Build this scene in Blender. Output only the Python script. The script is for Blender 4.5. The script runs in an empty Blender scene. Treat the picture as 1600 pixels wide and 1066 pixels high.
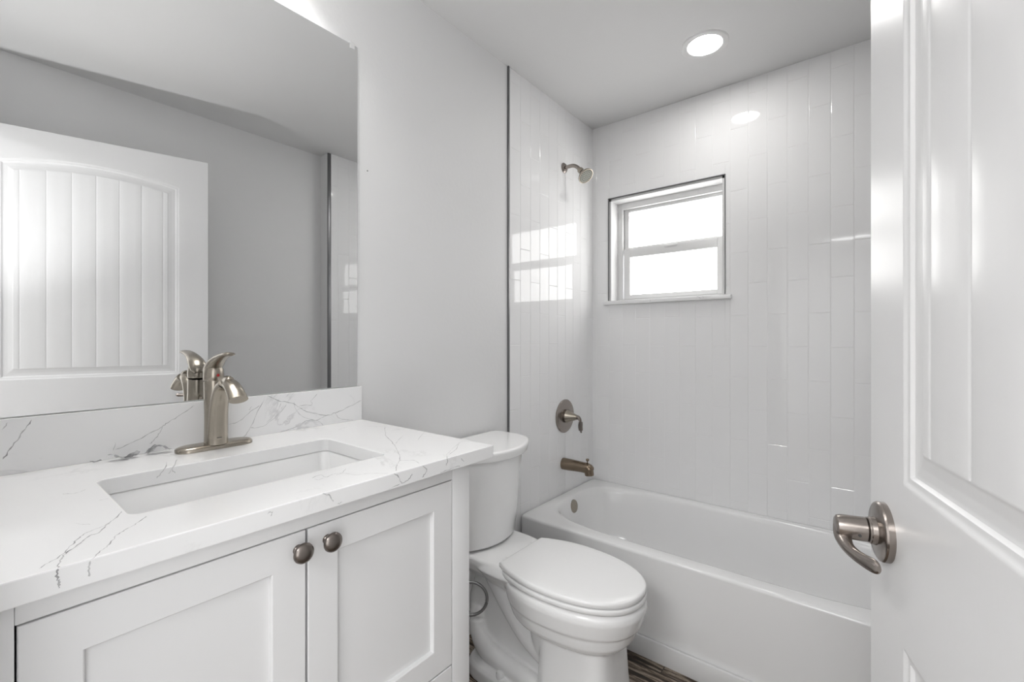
import bpy, bmesh, math, random
from math import sin, cos, pi, radians
from mathutils import Vector, Matrix

random.seed(7)
SC = bpy.context.scene
COL = SC.collection

# ---------------------------------------------------------------- camera
H, D = 2.44, 2.36                       # ceiling height, window wall
cam_d = bpy.data.cameras.new('camera')
cam = bpy.data.objects.new('camera', cam_d)
COL.objects.link(cam)
cam.location = (1.281, 0.0, 1.2036)
cam.rotation_euler = (radians(90), 0, radians(38.638))
cam_d.sensor_width = 36.0
cam_d.lens = 15.7316
cam_d.shift_y = -0.00187
cam_d.clip_start = 0.02
SC.camera = cam

# ---------------------------------------------------------------- light and exposure
SC.view_settings.view_transform = 'Standard'
SC.view_settings.look = 'None'
SC.view_settings.gamma = 1.0
SC.view_settings.exposure = 0.2
SC.view_settings.use_curve_mapping = False
world = bpy.data.worlds.new('world')
SC.world = world
world.use_nodes = True
wb = world.node_tree.nodes['Background']
wb.inputs['Color'].default_value = (0.98, 0.99, 1.0, 1)
wb.inputs['Strength'].default_value = 2.6

def lamp(name, kind, loc, watts, rot=(0, 0, 0), **kw):
    l = bpy.data.lights.new(name, kind)
    l.energy = watts
    for k, v in kw.items():
        setattr(l, k, v)
    o = bpy.data.objects.new(name, l)
    COL.objects.link(o)
    o.location = loc
    o.rotation_euler = rot
    return o

LIGHT_STRENGTH = 60                   # recessed lamp's diffuser
VANITY_STRENGTH = 165                    # globes of the wall light over the mirror
PANE_STRENGTH = 3.8                      # daylight on the frosted panes
lamp('bounce_flash', 'SPOT', (1.06, -0.06, 1.01), 40, rot=(radians(180 - 3), 0, radians(60)), shadow_soft_size=0.035, spot_size=radians(110), spot_blend=1.0)
lamp('hall_fill_light', 'AREA', (1.1, -1.5, 2.40), 40, shape='DISK', size=0.9)  # fill light added in the unseen hall to even out the room

# ---------------------------------------------------------------- materials
MATS = {}
def mat(name, col, rough=0.5, metal=0.0, spec=0.5, coat=0.0, emis=None, build=None):
    m = bpy.data.materials.new(name)
    m.use_nodes = True
    b = m.node_tree.nodes['Principled BSDF']
    b.inputs['Base Color'].default_value = (*col, 1)
    b.inputs['Roughness'].default_value = rough
    b.inputs['Metallic'].default_value = metal
    b.inputs['Specular IOR Level'].default_value = spec
    b.inputs['Coat Weight'].default_value = coat
    if emis:
        b.inputs['Emission Color'].default_value = (*emis[0], 1)
        b.inputs['Emission Strength'].default_value = emis[1]
    if build:
        build(m.node_tree, b)
    MATS[name] = m
    return m

def N(nt, t, **kw):
    n = nt.nodes.new(t)
    for k, v in kw.items():
        if hasattr(n, k):
            setattr(n, k, v)
        else:
            n.inputs[k].default_value = v
    return n

def bumpy(scale, strength, dist, detail=3.0, stretch=(1, 1, 1)):
    def f(nt, b):
        tc = N(nt, 'ShaderNodeTexCoord')
        mp = N(nt, 'ShaderNodeMapping')
        mp.inputs['Scale'].default_value = stretch
        nz = N(nt, 'ShaderNodeTexNoise')
        nz.inputs['Scale'].default_value = scale
        nz.inputs['Detail'].default_value = detail
        bp = N(nt, 'ShaderNodeBump')
        bp.inputs['Strength'].default_value = strength
        bp.inputs['Distance'].default_value = dist
        nt.links.new(tc.outputs['Object'], mp.inputs['Vector'])
        nt.links.new(mp.outputs['Vector'], nz.inputs['Vector'])
        nt.links.new(nz.outputs['Fac'], bp.inputs['Height'])
        nt.links.new(bp.outputs['Normal'], b.inputs['Normal'])
    return f

def quartz(nt, b):
    tc = N(nt, 'ShaderNodeTexCoord')
    n1 = N(nt, 'ShaderNodeTexNoise'); n1.inputs['Scale'].default_value = 3.2; n1.inputs['Detail'].default_value = 8; n1.inputs['Roughness'].default_value = .62
    n1.inputs['Distortion'].default_value = .8
    r1 = N(nt, 'ShaderNodeValToRGB')
    e = r1.color_ramp.elements
    e[0].position = .0; e[0].color = (0, 0, 0, 1)
    e[1].position = 1.; e[1].color = (0, 0, 0, 1)
    for p, v in ((.484, 0), (.5, 1), (.516, 0)):
        k = r1.color_ramp.elements.new(p); k.color = (v, v, v, 1)
    n2 = N(nt, 'ShaderNodeTexNoise'); n2.inputs['Scale'].default_value = 6.0; n2.inputs['Detail'].default_value = 3
    r2 = N(nt, 'ShaderNodeValToRGB')
    r2.color_ramp.elements[0].position = .52; r2.color_ramp.elements[1].position = .66
    mul = N(nt, 'ShaderNodeMath', operation='MULTIPLY')
    sc = N(nt, 'ShaderNodeMath', operation='MULTIPLY'); sc.inputs[1].default_value = .34
    mix = N(nt, 'ShaderNodeMix', data_type='RGBA')
    mix.inputs['A'].default_value = (.86, .86, .862, 1)
    mix.inputs['B'].default_value = (.36, .36, .37, 1)
    L = nt.links.new
    L(tc.outputs['Object'], n1.inputs['Vector']); L(tc.outputs['Object'], n2.inputs['Vector'])
    L(n1.outputs['Fac'], r1.inputs['Fac']); L(n2.outputs['Fac'], r2.inputs['Fac'])
    L(r1.outputs['Color'], mul.inputs[0]); L(r2.outputs['Color'], mul.inputs[1])
    L(mul.outputs[0], sc.inputs[0]); L(sc.outputs[0], mix.inputs['Factor'])
    L(mix.outputs['Result'], b.inputs['Base Color'])

def vein_mat(nt, b):
    # the vein fades in and out along its length
    tc = N(nt, 'ShaderNodeTexCoord')
    n1 = N(nt, 'ShaderNodeTexNoise'); n1.inputs['Scale'].default_value = 55; n1.inputs['Detail'].default_value = 4
    r = N(nt, 'ShaderNodeValToRGB')
    r.color_ramp.elements[0].position = .33; r.color_ramp.elements[0].color = (.62, .62, .62, 1)
    r.color_ramp.elements[1].position = .68; r.color_ramp.elements[1].color = (.27, .27, .275, 1)
    nt.links.new(tc.outputs['Object'], n1.inputs['Vector'])
    nt.links.new(n1.outputs['Fac'], r.inputs['Fac'])
    nt.links.new(r.outputs['Color'], b.inputs['Base Color'])

def wood_floor(nt, b):
    L = nt.links.new
    tc = N(nt, 'ShaderNodeTexCoord')
    br = N(nt, 'ShaderNodeTexBrick')
    br.inputs['Scale'].default_value = 1.0
    br.inputs['Brick Width'].default_value = 1.2
    br.inputs['Row Height'].default_value = .15
    br.inputs['Mortar Size'].default_value = .0016
    br.inputs['Color1'].default_value = (0, 0, 0, 1)
    br.inputs['Color2'].default_value = (1, 1, 1, 1)
    br.inputs['Mortar'].default_value = (.5, .5, .5, 1)
    mp0 = N(nt, 'ShaderNodeMapping'); mp0.inputs['Location'].default_value = (.507, .055, 0)
    L(tc.outputs['Object'], mp0.inputs['Vector']); L(mp0.outputs['Vector'], br.inputs['Vector'])
    off = N(nt, 'ShaderNodeVectorMath', operation='MULTIPLY'); off.inputs[1].default_value = (3, 7, 5)
    add = N(nt, 'ShaderNodeVectorMath', operation='ADD')
    L(br.outputs['Color'], off.inputs[0]); L(off.outputs[0], add.inputs[0]); L(tc.outputs['Object'], add.inputs[1])
    mp = N(nt, 'ShaderNodeMapping'); mp.inputs['Scale'].default_value = (5, 42, 1)
    L(add.outputs[0], mp.inputs['Vector'])
    n1 = N(nt, 'ShaderNodeTexNoise'); n1.inputs['Scale'].default_value = 1.6; n1.inputs['Detail'].default_value = 9; n1.inputs['Roughness'].default_value = .68; n1.inputs['Distortion'].default_value = .5
    L(mp.outputs['Vector'], n1.inputs['Vector'])
    r = N(nt, 'ShaderNodeValToRGB')
    cs = ((.33, (.010, .007, .005)), (.43, (.030, .019, .012)), (.50, (.11, .078, .055)), (.58, (.36, .30, .24)), (.72, (.08, .058, .042)))
    el = r.color_ramp.elements
    el[0].position, el[0].color = cs[0][0], (*cs[0][1], 1)
    el[1].position, el[1].color = cs[-1][0], (*cs[-1][1], 1)
    for p, c in cs[1:-1]:
        k = el.new(p); k.color = (*c, 1)
    L(n1.outputs['Fac'], r.inputs['Fac'])
    mx = N(nt, 'ShaderNodeMix', data_type='RGBA')
    mx.inputs['B'].default_value = (.03, .024, .02, 1)
    L(br.outputs['Fac'], mx.inputs['Factor']); L(r.outputs['Color'], mx.inputs['A'])
    L(mx.outputs['Result'], b.inputs['Base Color'])
    bp = N(nt, 'ShaderNodeBump'); bp.inputs['Strength'].default_value = .25; bp.inputs['Distance'].default_value = .002
    L(n1.outputs['Fac'], bp.inputs['Height']); L(bp.outputs['Normal'], b.inputs['Normal'])

def brushed(nt, b):
    tc = N(nt, 'ShaderNodeTexCoord')
    nz = N(nt, 'ShaderNodeTexNoise'); nz.inputs['Scale'].default_value = 140; nz.inputs['Detail'].default_value = 2
    mp = N(nt, 'ShaderNodeMapping'); mp.inputs['Scale'].default_value = (1, 1, .08)
    r = N(nt, 'ShaderNodeMapRange'); r.inputs['To Min'].default_value = .2; r.inputs['To Max'].default_value = .34
    nt.links.new(tc.outputs['Object'], mp.inputs['Vector']); nt.links.new(mp.outputs['Vector'], nz.inputs['Vector'])
    nt.links.new(nz.outputs['Fac'], r.inputs['Value']); nt.links.new(r.outputs['Result'], b.inputs['Roughness'])

def scrap_mat(nt, b):
    tc = N(nt, 'ShaderNodeTexCoord')
    nz = N(nt, 'ShaderNodeTexNoise'); nz.inputs['Scale'].default_value = 90; nz.inputs['Detail'].default_value = 4
    r = N(nt, 'ShaderNodeValToRGB')
    r.color_ramp.elements[0].position = .4; r.color_ramp.elements[0].color = (.72, .72, .73, 1)
    r.color_ramp.elements[1].position = .62; r.color_ramp.elements[1].color = (.36, .36, .37, 1)
    nt.links.new(tc.outputs['Object'], nz.inputs['Vector']); nt.links.new(nz.outputs['Fac'], r.inputs['Fac'])
    nt.links.new(r.outputs['Color'], b.inputs['Base Color'])

mat('wall_paint', (.78, .78, .782), .55, build=bumpy(60, .25, .0015))
mat('ceiling_paint', (.77, .77, .77), .7, build=bumpy(45, .2, .0015))
mat('tile_glaze', (.88, .88, .885), .045)
mat('grout', (.88, .88, .885), .4)
mat('edge_metal', (.20, .20, .205), .35, metal=.9)
mat('door_paint', (.74, .74, .743), .30, build=bumpy(70, .12, .001, stretch=(1, 1, .25)))
mat('trim_paint', (.78, .78, .78), .3)
mat('cabinet_paint', (.80, .80, .803), .35)
mat('cabinet_inside', (.12, .12, .12), .8)
mat('quartz', (.83, .83, .83), .12, build=quartz)
mat('quartz_vein', (.4, .4, .4), .15, build=vein_mat)
mat('porcelain', (.90, .90, .90), .07)
mat('acrylic', (.85, .85, .852), .12)
mat('seat_plastic', (.88, .88, .88), .18)
mat('nickel', (.37, .335, .285), .27, metal=1.0)
mat('dark_nickel', (.22, .195, .178), .28, metal=1.0)
mat('satin_nickel', (.34, .305, .28), .25, metal=1.0)
mat('bronze_nickel', (.24, .19, .14), .24, metal=1.0)
mat('nozzle', (.20, .205, .175), .5)
mat('nozzle_tip', (.55, .55, .50), .5)
mat('mirror_glass', (.82, .825, .825), .0, metal=1.0)
mat('mirror_edge', (.75, .78, .78), .1)
mat('vinyl', (.74, .74, .74), .3)
mat('pane_glass', (.9, .9, .9), .15, emis=((1.0, .995, .98), PANE_STRENGTH))
mat('lamp_glow', (1, 1, 1), .5, emis=((1.0, .985, .96), LIGHT_STRENGTH))
mat('lamp_glow_vanity', (1, 1, 1), .5, emis=((1.0, .985, .96), VANITY_STRENGTH))
mat('shade_glass', (.9, .9, .9), .3, emis=((1.0, .985, .96), 2.904))
mat('floor_wood', (.2, .15, .1), .38, build=wood_floor)
mat('red_dot', (.45, .02, .02), .3)
mat('hose_metal', (.28, .28, .28), .4, metal=.8)
mat('rubber_gap', (.05, .05, .05), .8)
mat('scrap_film', (.6, .6, .6), .25, build=scrap_mat)
mat('hall_paint', (.75, .75, .75), .7)

# ---------------------------------------------------------------- mesh helpers
def finish(bm, name, mats, parent=None, angle=28, loc=None):
    bmesh.ops.recalc_face_normals(bm, faces=bm.faces[:])
    me = bpy.data.meshes.new(name)
    bm.to_mesh(me); bm.free()
    if isinstance(mats, str):
        mats = [mats]
    for m in mats:
        me.materials.append(MATS[m])
    me.shade_smooth()
    me.set_sharp_from_angle(angle=radians(angle))
    o = bpy.data.objects.new(name, me)
    COL.objects.link(o)
    if parent is not None:
        o.parent = parent
        o.matrix_parent_inverse = parent.matrix_basis.inverted()
    return o

def base(name, loc):
    o = bpy.data.objects.new(name, None)
    o.empty_display_size = .05
    COL.objects.link(o)
    o.location = loc
    return o

def tag(o, label, cat, group=None):
    o['label'] = label; o['category'] = cat
    if group:
        o['group'] = group
    return o

def struct(o):
    o['kind'] = 'structure'
    return o

def box(bm, x0, x1, y0, y1, z0, z1, bev=0.0, seg=2, mi=0):
    r = bmesh.ops.create_cube(bm, size=1.0)
    vs = r['verts']
    for v in vs:
        v.co = Vector((x0 + (v.co.x + .5) * (x1 - x0), y0 + (v.co.y + .5) * (y1 - y0), z0 + (v.co.z + .5) * (z1 - z0)))
    fs = {f for v in vs for f in v.link_faces}
    for f in fs:
        f.material_index = mi
    if bev > 0:
        es = list({e for v in vs for e in v.link_edges})
        bmesh.ops.bevel(bm, geom=es, offset=bev, segments=seg, profile=.5, affect='EDGES')
    return vs

def loft(bm, rings, cap0=True, cap1=True, closed=True, mi=0):
    n = len(rings[0])
    R = [[bm.verts.new(p) for p in r] for r in rings]
    for a, b in zip(R[:-1], R[1:]):
        for i in range(n if closed else n - 1):
            j = (i + 1) % n
            f = bm.faces.new((a[i], a[j], b[j], b[i])); f.material_index = mi
    if cap0:
        f = bm.faces.new(list(reversed(R[0]))); f.material_index = mi
    if cap1:
        f = bm.faces.new(R[-1]); f.material_index = mi
    return R

def frame(t, up=Vector((0, 0, 1))):
    t = t.normalized()
    if abs(t.dot(up)) > .98:
        up = Vector((0, 1, 0)) if abs(t.y) < .9 else Vector((1, 0, 0))
    s = t.cross(up).normalized()
    u = s.cross(t).normalized()
    return s, u

def smooth_path(pts, k=6):
    """Catmull-Rom through tuples of any length"""
    out = []
    P = [pts[0]] + list(pts) + [pts[-1]]
    for i in range(1, len(P) - 2):
        a, b, c, d = P[i - 1], P[i], P[i + 1], P[i + 2]
        for s in range(k):
            t = s / k
            out.append(tuple(.5 * ((2 * B) + (-A + C) * t + (2 * A - 5 * B + 4 * C - E) * t * t + (-A + 3 * B - 3 * C + E) * t ** 3)
                             for A, B, C, E in zip(a, b, c, d)))
    out.append(tuple(pts[-1]))
    return out

def tube(bm, pts, seg=20, up=Vector((0, 0, 1)), k=6, mi=0, cap=True):
    """pts: (x,y,z,r) or (x,y,z,r_side,r_up); rounded sweep"""
    if k > 1:
        pts = smooth_path(pts, k)
    rings = []
    for i, p in enumerate(pts):
        a = Vector(pts[max(i - 1, 0)][:3]); b = Vector(pts[min(i + 1, len(pts) - 1)][:3])
        s, u = frame(b - a, up)
        rs = p[3]; ru = p[4] if len(p) > 4 else p[3]
        c = Vector(p[:3])
        rings.append([c + s * (rs * cos(2 * pi * q / seg)) + u * (ru * sin(2 * pi * q / seg)) for q in range(seg)])
    return loft(bm, rings, cap, cap, mi=mi)

def lathe(bm, prof, origin=(0, 0, 0), axis=(0, 0, 1), seg=40, mi=0, cap=True):
    """prof: list of (distance along axis, radius)"""
    ax = Vector(axis).normalized()
    s, u = frame(ax)
    o = Vector(origin)
    rings = [[o + ax * h + s * (r * cos(2 * pi * q / seg)) + u * (r * sin(2 * pi * q / seg)) for q in range(seg)] for h, r in prof]
    return loft(bm, rings, cap, cap, mi=mi)

def superell(cx, cy, a0, a1, b, z, e=2.2, n=56):
    """closed outline: back half length a0, front half length a1 (x), half width b (y)"""
    out = []
    for i in range(n):
        t = 2 * pi * i / n
        c, s = cos(t), sin(t)
        a = a1 if c > 0 else a0
        out.append(Vector((cx + a * math.copysign(abs(c) ** (2 / e), c), cy + b * math.copysign(abs(s) ** (2 / e), s), z)))
    return out

def rrect(x0, x1, y0, y1, r, z, k=6):
    out = []
    for cx, cy, a in ((x1 - r, y1 - r, 0), (x0 + r, y1 - r, 90), (x0 + r, y0 + r, 180), (x1 - r, y0 + r, 270)):
        for i in range(k + 1):
            t = radians(a + 90 * i / k)
            out.append(Vector((cx + r * cos(t), cy + r * sin(t), z)))
    return out

def bevel_sharp(bm, offset, seg=2, angle=50):
    es = [e for e in bm.edges if len(e.link_faces) == 2 and e.calc_face_angle(0) > radians(angle)]
    bmesh.ops.bevel(bm, geom=es, offset=offset, segments=seg, profile=.5, affect='EDGES')

def ribbon(bm, pts, w, P, mi):
    """a vein: thin strip of uneven width along 2-D points, P maps (u, v) to the surface"""
    q = smooth_path(pts, 5)
    rnd = random.Random(len(q) + int(1e4 * abs(q[0][0])))
    L = []
    for i, p in enumerate(q):
        a = q[max(i - 1, 0)]; b = q[min(i + 1, len(q) - 1)]
        d = Vector((b[0] - a[0], b[1] - a[1]))
        if d.length < 1e-9:
            continue
        d.normalize()
        nn = Vector((-d.y, d.x))
        j = rnd.uniform(-.0012, .0012) if 0 < i < len(q) - 1 else 0
        hw = w * .00085 * rnd.uniform(.35, 1.35)
        if i in (0, len(q) - 1):
            hw *= .2
        c = Vector((p[0], p[1])) + nn * j
        L.append((bm.verts.new(P(*(c + nn * hw))), bm.verts.new(P(*(c - nn * hw)))))
    for (a, b), (c, d) in zip(L[:-1], L[1:]):
        f = bm.faces.new((a, b, d, c)); f.material_index = mi

def tiles(bm, u0, u1, v0, v1, uoff, pu, voff, pv, P, hole=None, seed=1):
    """running-bond upright tiles with softened, slightly tilted faces; material 0 glaze, 1 grout"""
    rnd = random.Random(seed)
    g = .0008; h0, h1 = .0, .006
    def rects(a, b, c, d):
        if not hole:
            return [(a, b, c, d)]
        p, q, r, s = hole
        if b <= p or a >= q or d <= r or c >= s:
            return [(a, b, c, d)]
        out = []
        if a < p: out.append((a, p, c, d))
        if b > q: out.append((q, b, c, d))
        x, y = max(a, p), min(b, q)
        if c < r: out.append((x, y, c, r))
        if d > s: out.append((x, y, s, d))
        return out
    k0 = math.floor((u0 - uoff) / pu)
    k = k0
    while uoff + k * pu < u1:
        a, b = uoff + k * pu, uoff + (k + 1) * pu
        sh = voff + (pv / 2 if k % 2 else 0)
        m = math.floor((v0 - sh) / pv)
        while sh + m * pv < v1:
            c, d = sh + m * pv, sh + (m + 1) * pv
            tu, tv = rnd.gauss(0, .0016), rnd.gauss(0, .0012)
            ca, cb, cc, cd = max(a, u0), min(b, u1), max(c, v0), min(d, v1)
            for (ra, rb, rc, rd) in rects(ca, cb, cc, cd):
                if rb - ra < .004 or rd - rc < .004:
                    continue
                ra += g; rb -= g; rc += g; rd -= g
                mu, mv = (a + b) / 2, (c + d) / 2
                rings = []
                for ins, hh in ((0, h0), (0, h1 - .0010), (.0006, h1 - .0004), (.0017, h1)):
                    t = 1 if hh > h0 else 0
                    rings.append([P(x, y, hh + t * ((x - mu) * tu + (y - mv) * tv * .5)) for x, y in
                                  ((ra + ins, rc + ins), (rb - ins, rc + ins), (rb - ins, rd - ins), (ra + ins, rd - ins))])
                loft(bm, rings, False, True)
            m += 1
        k += 1
    # grout bed
    def quad(a, b, c, d):
        f = bm.faces.new([bm.verts.new(P(x, y, h1 - .0011)) for x, y in ((a, c), (b, c), (b, d), (a, d))]); f.material_index = 1
    if hole:
        p, q, r, s = hole
        quad(u0, p, v0, v1); quad(q, u1, v0, v1); quad(p, q, v0, r); quad(p, q, s, v1)
    else:
        quad(u0, u1, v0, v1)

# ================================================================ THE ROOM
YN, XR, XA, YA = -.015, 1.632, 1.540, 1.577     # near wall, right wall, alcove wall, start of the alcove
bm = bmesh.new(); box(bm, -.12, 2.6, -2.8, D + .2, -.06, 0)
struct(finish(bm, 'floor', 'floor_wood'))
bm = bmesh.new(); box(bm, -.12, 2.6, -2.8, D + .2, H, H + .08)
struct(finish(bm, 'ceiling', 'ceiling_paint'))

bm = bmesh.new(); box(bm, -.12, 0, YN - .12, D + .2, 0, H)
wall_left = struct(finish(bm, 'wall_left', 'wall_paint'))
bm = bmesh.new()
tiles(bm, YA, D + .003, .0, H, 1.7134 * .9692 - .0795 * 6, .0795, 1.327 - .30 * 6, .30, lambda u, v, h: Vector((h - .002, u, v)), seed=3)
finish(bm, 'tile_cladding', ['tile_glaze', 'grout'], wall_left, .5)

# window wall with its opening
WX0, WX1, WZ0, WZ1 = .1077, .726, 1.424, 2.0075
bm = bmesh.new()
for a, b, c, d in ((-.12, WX0, 0, H), (WX1, 1.8, 0, H), (WX0, WX1, 0, WZ0 - .022), (WX0, WX1, WZ1, H)):
    box(bm, a, b, D + .006, D + .16, c, d)
wall_back = struct(finish(bm, 'wall_back', 'vinyl'))
bm = bmesh.new()
tiles(bm, -.001, XA - .002, .36, H, .8569 * .9692, .0800, 1.318 + .15 - .3 * 5, .30, lambda u, v, h: Vector((u, D + .006 - h, v)),
      hole=(WX0 - .004, WX1 + .004, WZ0 - .022, WZ1 + .004), seed=12)
finish(bm, 'tile_cladding', ['tile_glaze', 'grout'], wall_back, .5)

bm = bmesh.new()
box(bm, XR, XR + .12, YN - .12, YA - .02, 0, H)
box(bm, XA + .002, XR + .12, YA - .02, D + .16, 0, H)
wall_right = struct(finish(bm, 'wall_right', 'wall_paint'))
bm = bmesh.new()
tiles(bm, YA, D, .0, H, YA - .03, .08, 1.327 - 1.8, .30, lambda u, v, h: Vector((XA + .002 - h, u, v)), seed=5)
finish(bm, 'tile_cladding', ['tile_glaze', 'grout'], wall_right, .5)

# near wall with the doorway the picture is taken through
DX0, DX1, DZ = .66, 1.50, 2.085
bm = bmesh.new()
box(bm, -.0, DX0, YN - .115, YN, 0, H); box(bm, DX1, XR, YN - .115, YN, 0, H); box(bm, DX0, DX1, YN - .115, YN, DZ, H)
struct(finish(bm, 'wall_front', 'wall_paint'))
bm = bmesh.new()
box(bm, DX0 - .06, DX0 + .005, YN, YN + .014, 0, DZ + .06, .003)
box(bm, DX1 + .002, DX1 + .062, YN, YN + .010, 0, DZ + .06, .003)
box(bm, DX0 - .06, DX1 + .062, YN, YN + .010, DZ + .001, DZ + .06, .003)
struct(finish(bm, 'trim_1', 'trim_paint'))
bm = bmesh.new()
box(bm, -.12, 2.6, -2.8, -2.7, 0, H)
box(bm, -.12, -.02, -2.7, YN - .12, 0, H)  # unseen end wall, added to block world light from reaching the door
struct(finish(bm, 'wall_hall_and_blocker', 'hall_paint'))

# metal edge strips where the tile stops
bm = bmesh.new(); box(bm, -.001, .0075, YA - .009, YA - .0005, 0, H - .001, .001)
struct(finish(bm, 'trim_2', 'edge_metal'))
bm = bmesh.new(); box(bm, XA - .006, XA + .004, YA - .0225, YA - .001, 0, H - .001, .001)
struct(finish(bm, 'trim_3', 'edge_metal'))

# skirting
bm = bmesh.new(); box(bm, .009, XA - .008, 1.6325, 1.6455, 0, .0755, .0035)
struct(finish(bm, 'baseboard_back', 'trim_paint'))
bm = bmesh.new(); box(bm, 0, .012, .80, YA - .01, 0, .085, .003)
struct(finish(bm, 'baseboard_left', 'trim_paint'))
bm = bmesh.new(); box(bm, XR - .012, XR, .08, YA - .022, 0, .085, .003)
struct(finish(bm, 'baseboard_right', 'trim_paint'))

# ---------------------------------------------------------------- window
yf = D + .092
window = struct(base('window_1', ((WX0 + WX1) / 2, yf, WZ0)))
bm = bmesh.new()     # opening lined in vinyl, then the fixed frame with a coved inner edge
for a, b, c, d in ((WX0 - .0, WX0 + .012, WZ0, WZ1), (WX1 - .012, WX1, WZ0, WZ1), (WX0, WX1, WZ1 - .012, WZ1)):
    box(bm, a, b, D + .007, yf, c, d)
finish(bm, 'reveal', 'vinyl', window)
bm = bmesh.new()
def rect_ring(bm, outer, inner, ya, yb, bev=.002, mi=0):
    (a, b, c, d), (e, f, g, h) = outer, inner
    for r in ((a, e, c, d), (f, b, c, d), (e, f, c, g), (e, f, h, d)):
        if r[1] - r[0] > 1e-5 and r[3] - r[2] > 1e-5:
            box(bm, r[0], r[1], ya, yb, r[2], r[3], bev, 2, mi)
rect_ring(bm, (WX0, WX1, WZ0, WZ1), (.150, .722, WZ0 + .012, 1.962), yf, yf + .05)
finish(bm, 'frame', 'vinyl', window)
bm = bmesh.new()
rect_ring(bm, (.152, .722, 1.70, 1.962), (.180, .708, 1.738, 1.944), yf + .022, yf + .045)
us = finish(bm, 'upper_sash', 'vinyl', window)
bm = bmesh.new(); box(bm, .178, .710, yf + .034, yf + .040, 1.736, 1.946)
finish(bm, 'pane', 'pane_glass', us)
bm = bmesh.new()
rect_ring(bm, (.160, .7095, WZ0 + .012, 1.724), (.197, .670, 1.4595, 1.6755), yf - .004, yf + .020)
box(bm, .40, .47, yf - .010, yf - .003, 1.712, 1.722, .002)
ls = finish(bm, 'lower_sash', 'vinyl', window)
bm = bmesh.new(); box(bm, .195, .672, yf + .006, yf + .012, 1.457, 1.678)
finish(bm, 'pane', 'pane_glass', ls)
bm = bmesh.new()
t = .0045
box(bm, WX0 - t, WX0, D - .003, D + .012, WZ0, WZ1 + t, .0008, 1)
box(bm, WX1, WX1 + t, D - .003, D + .012, WZ0, WZ1 + t, .0008, 1)
box(bm, WX0 - t, WX1 + t, D - .003, D + .012, WZ1, WZ1 + t, .0008, 1)
m_ = finish(bm, 'edge_trim', 'edge_metal', window); m_['label'] = 'grey metal edge trim'
bm = bmesh.new(); box(bm, .082, .759, D - .024, yf + .004, 1.400, WZ0 - .004, .002)
for pts in ([(.36, 1.418), (.364, 1.410), (.36, 1.402)], [(.60, 1.419), (.615, 1.414), (.62, 1.405)], [(.63, 1.417), (.635, 1.41)]):
    ribbon(bm, pts, .8, lambda u, v: Vector((u, D - .0242, v)), 1)
m_ = finish(bm, 'sill', ['quartz', 'quartz_vein'], window); m_['label'] = 'white veined stone sill'

# ---------------------------------------------------------------- open door (two panel, arched, planked)
ANG = .2548; DW = .813; DTH = .035
dE = Vector((1.2823, .788, 0)); dd = Vector((sin(ANG), -cos(ANG), 0)); dn = Vector((-cos(ANG), -sin(ANG), 0))
def DP(a, s, z):
    return dE + dd * a + dn * s + Vector((0, 0, z))
def lerp_prof(x, P):
    if x <= P[0][0]: return P[0][1]
    for (a, b), (c, d) in zip(P[:-1], P[1:]):
        if x <= c:
            t = (x - a) / (c - a); return b + (d - b) * t
    return P[-1][1]
PROF = [(0, 0), (.002, .0), (.007, -.0024), (.013, -.0030), (.0148, -.0060), (.019, -.0066), (.030, -.0060), (.0435, -.0036), (.046, -.0024), (.05, -.0024)]
GROOVES = [.1745 + i * .0772 for i in range(7)]
def face_depth(a, z):
    top = 1.928 + .040 * (1 - ((a - .4065) / .2945) ** 2)
    du = min(a - .112, .701 - a, z - 1.035, (top - z) * .98)
    dl = min(a - .112, .701 - a, z - .235, .853 - z)
    d = max(du, dl)
    if d <= 0: return 0.0
    h = lerp_prof(d, PROF)
    if d > .047:
        for g in GROOVES:
            x = abs(a - g)
            if x < .0032: h -= .0014 * (1 - x / .0032)
    return h
def seq(marks, step):
    out = []
    for a, b, s in marks:
        n = max(1, round((b - a) / s))
        out += [a + (b - a) * i / n for i in range(n)]
    out.append(marks[-1][1]); return out
ua = [(0, .11, .03), (.11, .165, .0018)]
gprev = .165
for g in GROOVES:
    if g - .004 > gprev: ua.append((gprev, g - .004, .02))
    ua.append((max(gprev, g - .004), g + .004, .0016)); gprev = g + .004
ua += [(gprev, .648, .02), (.648, .703, .0018), (.703, DW, .03)]
va = [(.015, .233, .05), (.233, .288, .0018), (.288, .80, .05), (.80, .855, .0018), (.855, 1.033, .05), (1.033, 1.088, .0016), (1.088, 1.86, .05), (1.86, 1.972, .0022), (1.972, 2.072, .03)]
US, VS = seq(ua, 0), seq(va, 0)
bm = bmesh.new()
def sheet(side):
    G = []
    for z in VS:
        G.append([bm.verts.new(DP(a, (face_depth(a, z) if side > 0 else -DTH - face_depth(a, z)), z)) for a in US])
    for r0, r1 in zip(G[:-1], G[1:]):
        for i in range(len(US) - 1):
            bm.faces.new((r0[i], r0[i + 1], r1[i + 1], r1[i]))
    return G
F, B_ = sheet(1), sheet(-1)
def strip(p, q):
    for i in range(len(p) - 1):
        bm.faces.new((p[i], p[i + 1], q[i + 1], q[i]))
strip(F[0], B_[0]); strip(F[-1], B_[-1])
strip([r[0] for r in F], [r[0] for r in B_]); strip([r[-1] for r in F], [r[-1] for r in B_])
door = struct(finish(bm, 'door_1', 'door_paint', angle=28))

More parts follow.
